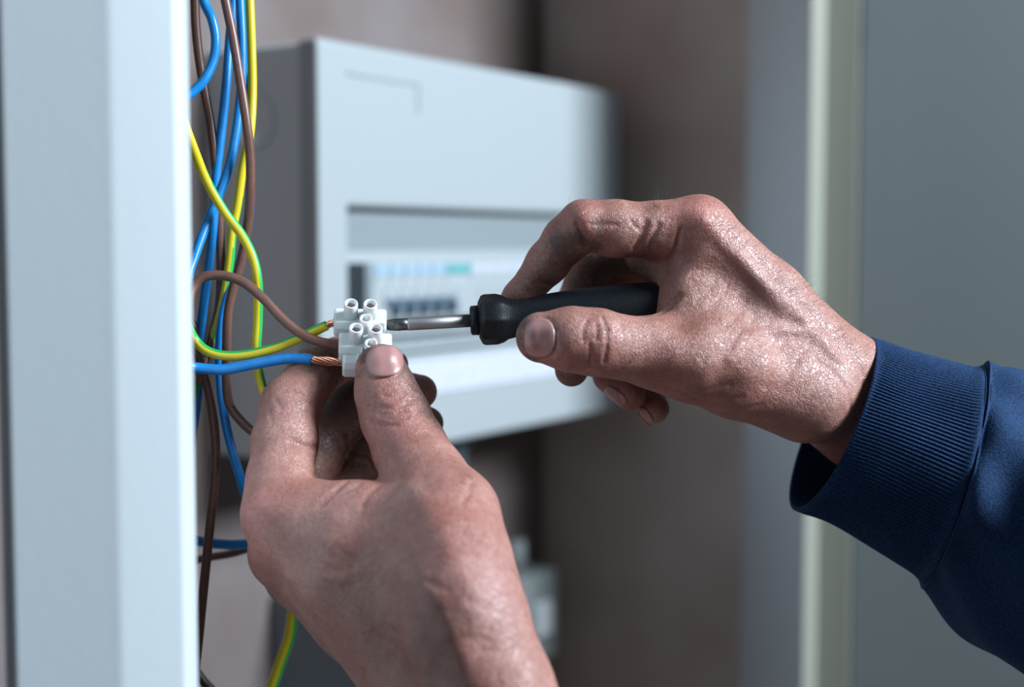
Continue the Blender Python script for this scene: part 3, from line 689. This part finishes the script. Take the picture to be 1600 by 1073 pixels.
# ---- left hand
LP = [[(434,803,-30,50),(540,905,-42,70),(640,1000,-48,86)],
      [(442,866,-18,49),(560,955,-26,70),(650,1022,-36,84)],
      [(466,900,-3,46),(600,960,-14,70),(680,1030,-24,80)],
      [(492,925,14,42),(640,980,0,65)],
      [(698,806,-48,74),(712,880,-68,82),(724,962,-84,86)],
      [(640,1000,-46,88),(700,1080,-58,108),(760,1190,-70,112)],
      [(724,962,-82,84),(765,1075,-92,92),(810,1190,-98,98)],
      [(470,806,-34,56),(560,822,-40,64),(690,835,-50,76)],
      [(560,880,-40,78),(680,930,-62,88)]]
LF = [([(595,577,-13,40),(603,612,-14,47),(618,652,-16,53),(641,702,-22,57),(664,750,-32,65),(698,806,-44,76)], 0.007),
      ([(612,570,19,26),(570,560,19,29),(530,562,16,34),(490,584,9,39),(453,636,-6,46),(445,690,-14,50),(438,750,-24,51),(434,803,-30,51)], 0.007),
      ([(656,612,30,27),(600,608,34,36),(552,628,37,42),(500,690,36,42),(452,790,10,44),(442,866,-20,48)], 0.006),
      ([(667,661,32,26),(620,684,40,31),(565,718,43,35),(525,780,38,38),(466,900,-5,45)], 0.006),
      ([(650,735,44,24),(600,765,48,27),(560,820,44,31),(492,925,10,42)], 0.006)]
lo, hi = bounds(LP+[f[0] for f in LF])
lbm = [([(398,790)], -1.4, 7), ([(400,868)], -1.0, 7), ([(617,645)], -0.8, 7), ([(455,640)], -0.5, 6), ([(520,850),(620,880),(680,940),(720,1020)], -0.9, 5), ([(640,760),(700,850),(740,960)], -0.9, 5),
       ([(560,870),(610,930),(680,1000),(700,1060)], 2.2, 11), ([(700,1000),(730,1060)], -1.2, 7), ([(430,850),(480,870)], 0.9, 6), ([(530,770),(560,800),(620,800)], 0.8, 6), ([(450,900),(520,905),(560,895)], -0.6, 2.4), ([(740,750),(760,775)], -0.8, 3)]
lc = [([(578,634),(605,638),(622,635),(642,627)], 1.3, 0.9), ([(584,643),(610,647),(634,641)], 0.8, 0.8), ([(572,655),(590,664),(620,664)], 0.6, 0.8), ([(600,618),(618,622),(630,616)], 0.5, 0.7), ([(592,650),(615,655),(638,650)], 0.4, 0.7), ([(575,626),(590,622)], 0.4, 0.7),
      ([(440,612),(460,612),(480,622),(490,632)], 0.8, 1.0), ([(430,622),(440,640)], 0.4, 0.8), ([(420,640),(425,660)], 0.3, 0.8), ([(455,690),(480,698),(497,697)], 0.9, 1.2), ([(470,738),(490,742),(520,738)], 0.8, 1.3),
      ([(500,790),(520,770),(540,752)], 0.8, 1.3), ([(530,772),(560,758)], 0.6, 1.1), ([(565,790),(575,772),(590,760)], 0.7, 1.2), ([(737,752),(732,770),(722,785)], 0.6, 1.0),
      ([(536,680),(540,705),(532,735)], 1.0, 1.0), ([(545,712),(572,716),(585,735)], 0.8, 1.0), ([(510,560),(518,580)], 0.4, 0.7), ([(480,560),(498,575)], 0.3, 0.8)]
for i in range(22):
    x0 = random.uniform(430, 740); y0 = random.uniform(820, 1000); l_ = random.uniform(20, 45); a_ = random.uniform(-0.2, 0.5)
    lc.append(([(x0, y0), (x0+l_*0.5*math.cos(a_), y0+l_*0.5*math.sin(a_)+random.uniform(-3, 3)), (x0+l_*math.cos(a_), y0+l_*math.sin(a_))], random.uniform(0.12, 0.28), 1.0))
lt = [(398,790,50,RED,.6),(405,870,45,RED,.45),(620,660,45,RED,.5),(600,610,30,RED,.3),(700,800,70,RED,.35),(690,880,60,RED,.3),(760,900,60,PALE,.5),(640,760,50,PALE,.3),(520,800,50,PALE,.35),
      (480,880,70,TAN,.35),(560,970,80,TAN,.5),(640,940,70,TAN,.4),(640,1020,80,TAN,.35),(440,640,35,PALE,.3),(520,560,40,DIRT_SHADE,.45),(500,600,36,TAN,.6),(540,570,30,DIRT_SHADE,.5),(560,680,60,DIRT_SHADE,.35),(545,720,50,TAN,.5),
      (662,612,35,TAN,.6),(655,600,20,DIRT_SHADE,.3),(683,655,30,TAN,.6),(690,665,18,DIRT_SHADE,.3),(632,570,18,DIRT_SHADE,.5),(530,640,45,DIRT_SHADE,.6),(545,600,30,DIRT_SHADE,.5),(560,730,35,DIRT_SHADE,.45),(510,700,25,DIRT_SHADE,.4),(480,575,22,DIRT_SHADE,.35),(655,605,35,DIRT_SHADE,.55),(682,655,35,DIRT_SHADE,.55),(568,560,12,DIRT_SHADE,.6),(575,545,10,DIRT_SHADE,.6),(562,585,10,DIRT_SHADE,.4),(600,536,16,DIRT_SHADE,.5),(625,548,9,DIRT_SHADE,.5),(562,640,14,TAN,.4),  # hollow between index and thumb: dirt plus painted shade
      (470,545,22,DIRT_SHADE,.35),(517,660,22,TAN,.5),(745,1030,30,RED,.4),(640,900,16,RED,.2),(480,820,24,PALE,.3)]
left, lvol = make_hand('hand', person, lo, hi, 0.00070, LP, 0.012, LF, 0.0035, 0.0012, lbm, lc, lt,
    [(601,565,-PI/2-0.13,23.5,28)], 'left hand pinching the terminal block between thumb and index finger')

# fine hairs along the back of the right hand and wrist
def hairs(parent, vol, n, area_fn, name, dirpx):
    vs, fs = [], []; org = np.array(parent.location)+np.array(person.location)
    for i in range(n):
        px, py = area_fn(); p = vol.hit(px, py); e = 0.0012
        if vol.sample(p+VIEW*0.004) > 0: continue
        g = np.array([vol.sample(p+np.eye(3)[k]*e)-vol.sample(p-np.eye(3)[k]*e) for k in range(3)]); g /= np.linalg.norm(g)+1e-9
        dv = P(px+dirpx[0]+random.uniform(-25, 25), py+dirpx[1]+random.uniform(-25, 25), 0)-P(px, py, 0); dv /= np.linalg.norm(dv)
        ln = random.uniform(0.003, 0.006); b = len(vs); sd_ = np.cross(dv, g); sd_ /= np.linalg.norm(sd_)+1e-9
        for j, t in enumerate((0, 0.35, 0.7, 1.0)):
            c_ = p - g*0.0003 + (dv*(0.55*t+0.45*t*t)+g*(0.75*t-0.25*t*t))*ln; w_ = 0.000055*(1-0.8*t)
            for q_ in range(3):
                a = 2*PI*q_/3; vs.append(c_-org+w_*(math.cos(a)*sd_+math.sin(a)*g))
        for j in range(3):
            for q_ in range(3): fs.append((b+j*3+q_, b+j*3+(q_+1) % 3, b+j*3+3+(q_+1) % 3, b+j*3+3+q_))
    o = pydata(name, vs, fs, M['hair'], parent, True); o['kind'] = 'stuff'
def edge_r():
    t = random.random()
    if random.random() < 0.25: return (random.uniform(860, 1060), random.uniform(309, 330))
    x = 1130+t*225; return (x, 340+(x-1130)*0.83+random.uniform(-6, 40))
M['hair'] = mat('light_brown_hair', (0.32, 0.22, 0.16, 1), 0.4)
hairs(right, rvol, 260, edge_r, 'hair', (30, -12))

# ================================================================== sleeves
def loft(name, rings, mats, parent, nseg, per, ribs=0, amp=0.0, fold=None, thick=0.0016, rib_range=(0, 1)):
    """rings: (centre px,py,z, major vector dx,dy,dz(mm), minor vector dx,dy,dz(mm)); vectors in photo px / mm depth"""
    R_ = []
    for (c, a_, b_) in rings:
        pc = P(*c); va = P(c[0]+a_[0], c[1]+a_[1], c[2]+a_[2])-pc; vb = P(c[0]+b_[0], c[1]+b_[1], c[2]+b_[2])-pc
        R_.append(np.concatenate([pc, va, vb]))
    R_ = catmull(R_, per); n = len(R_); vs = []
    for i, r in enumerate(R_):
        t = i/(n-1); fade = np.clip(min(0.04+(t-rib_range[0])*10, (rib_range[1]-t)*22), 0, 1)
        for k in range(nseg):
            th = 2*PI*k/nseg; ct, st = math.cos(th), math.sin(th)
            d = ct*r[3:6]+st*r[6:9]; L_ = np.linalg.norm(d)
            s_ = 1.0
            if ribs: s_ += fade*amp*mm/L_*(abs(math.sin(th*ribs/2))*2-1)
            if fold: s_ += fold(t, th)*mm/L_
            vs.append(r[:3]+d*s_)
    fs = [(i*nseg+k, i*nseg+(k+1) % nseg, (i+1)*nseg+(k+1) % nseg, (i+1)*nseg+k) for i in range(n-1) for k in range(nseg)]
    org = np.array(person.location)
    o = pydata(name, [v-org for v in vs], fs, mats, parent, True)
    bm = bmesh.new(); bm.from_mesh(o.data); bmesh.ops.recalc_face_normals(bm, faces=bm.faces); bm.to_mesh(o.data); bm.free()
    # outward normals
    me = o.data; c0 = R_[0][:3]-org; f = me.polygons[nseg//8]
    if (Vector(me.vertices[f.vertices[0]].co)-Vector(c0)).dot(f.normal) < 0: me.flip_normals()
    sm = o.modifiers.new('s', 'SOLIDIFY'); sm.thickness = thick; sm.offset = -1
    return o
def cuff_fold(t, th):
    return 0.9*math.sin(3*th+1.0+2*t)*math.sin(PI*t) + 0.5*math.sin(7*th-3*t)*math.sin(PI*t) + (1.3*math.exp(-((t-1)/0.05)**2))
def body_fold(t, th):
    v = 1.5*math.sin(4*th+5*t) + 1.1*math.sin(9*th-7*t+1) + 0.9*math.sin(2.2*th+16*t)
    v = v*min(1, t*5)
    v += 1.0*math.exp(-((t-0.035)/0.02)**2) - 0.9*math.exp(-((t-0.085)/0.02)**2) + 0.9*math.exp(-((t-0.14)/0.025)**2)
    return v
cuff_rings = [((1299,661,26),(60,-135,0),(34,16,-40)),
              ((1350,680,25),(58,-135,0),(32,14,-43)),
              ((1415,708,24),(52,-148,0),(30,12,-45)),
              ((1485,740,22),(45,-163,0),(28,10,-47))]
cuff = loft('cuff', cuff_rings, M['cloth'], person, 1320, 12, ribs=165, amp=0.36, fold=cuff_fold, rib_range=(0.0, 0.97)); cuff['label'] = 'navy ribbed cuff of the right sleeve'
body_rings = [((1482,739,22),(46,-163,0),(28,10,-47)), ((1500,748,22),(50,-176,0),(28,10,-49)), ((1560,790,20),(46,-205,0),(28,10,-50)), ((1660,840,14),(40,-232,0),(26,10,-56)), ((1800,915,6),(40,-250,0),(26,10,-60))]
slv = loft('sleeve', body_rings, M['cloth'], person, 260, 26, fold=body_fold); slv['label'] = 'navy sweatshirt sleeve of the right arm'
lcr = [((738,1120,-84),(134,-46,6),(24,44,-30)), ((752,1160,-86),(138,-48,6),(24,44,-31)), ((775,1230,-90),(145,-50,6),(24,44,-33)), ((800,1300,-94),(160,-54,6),(24,48,-36))]
lcf = loft('cuff', lcr, M['cloth'], person, 780, 8, ribs=130, amp=0.42, fold=cuff_fold); lcf['label'] = 'navy ribbed cuff of the left sleeve'
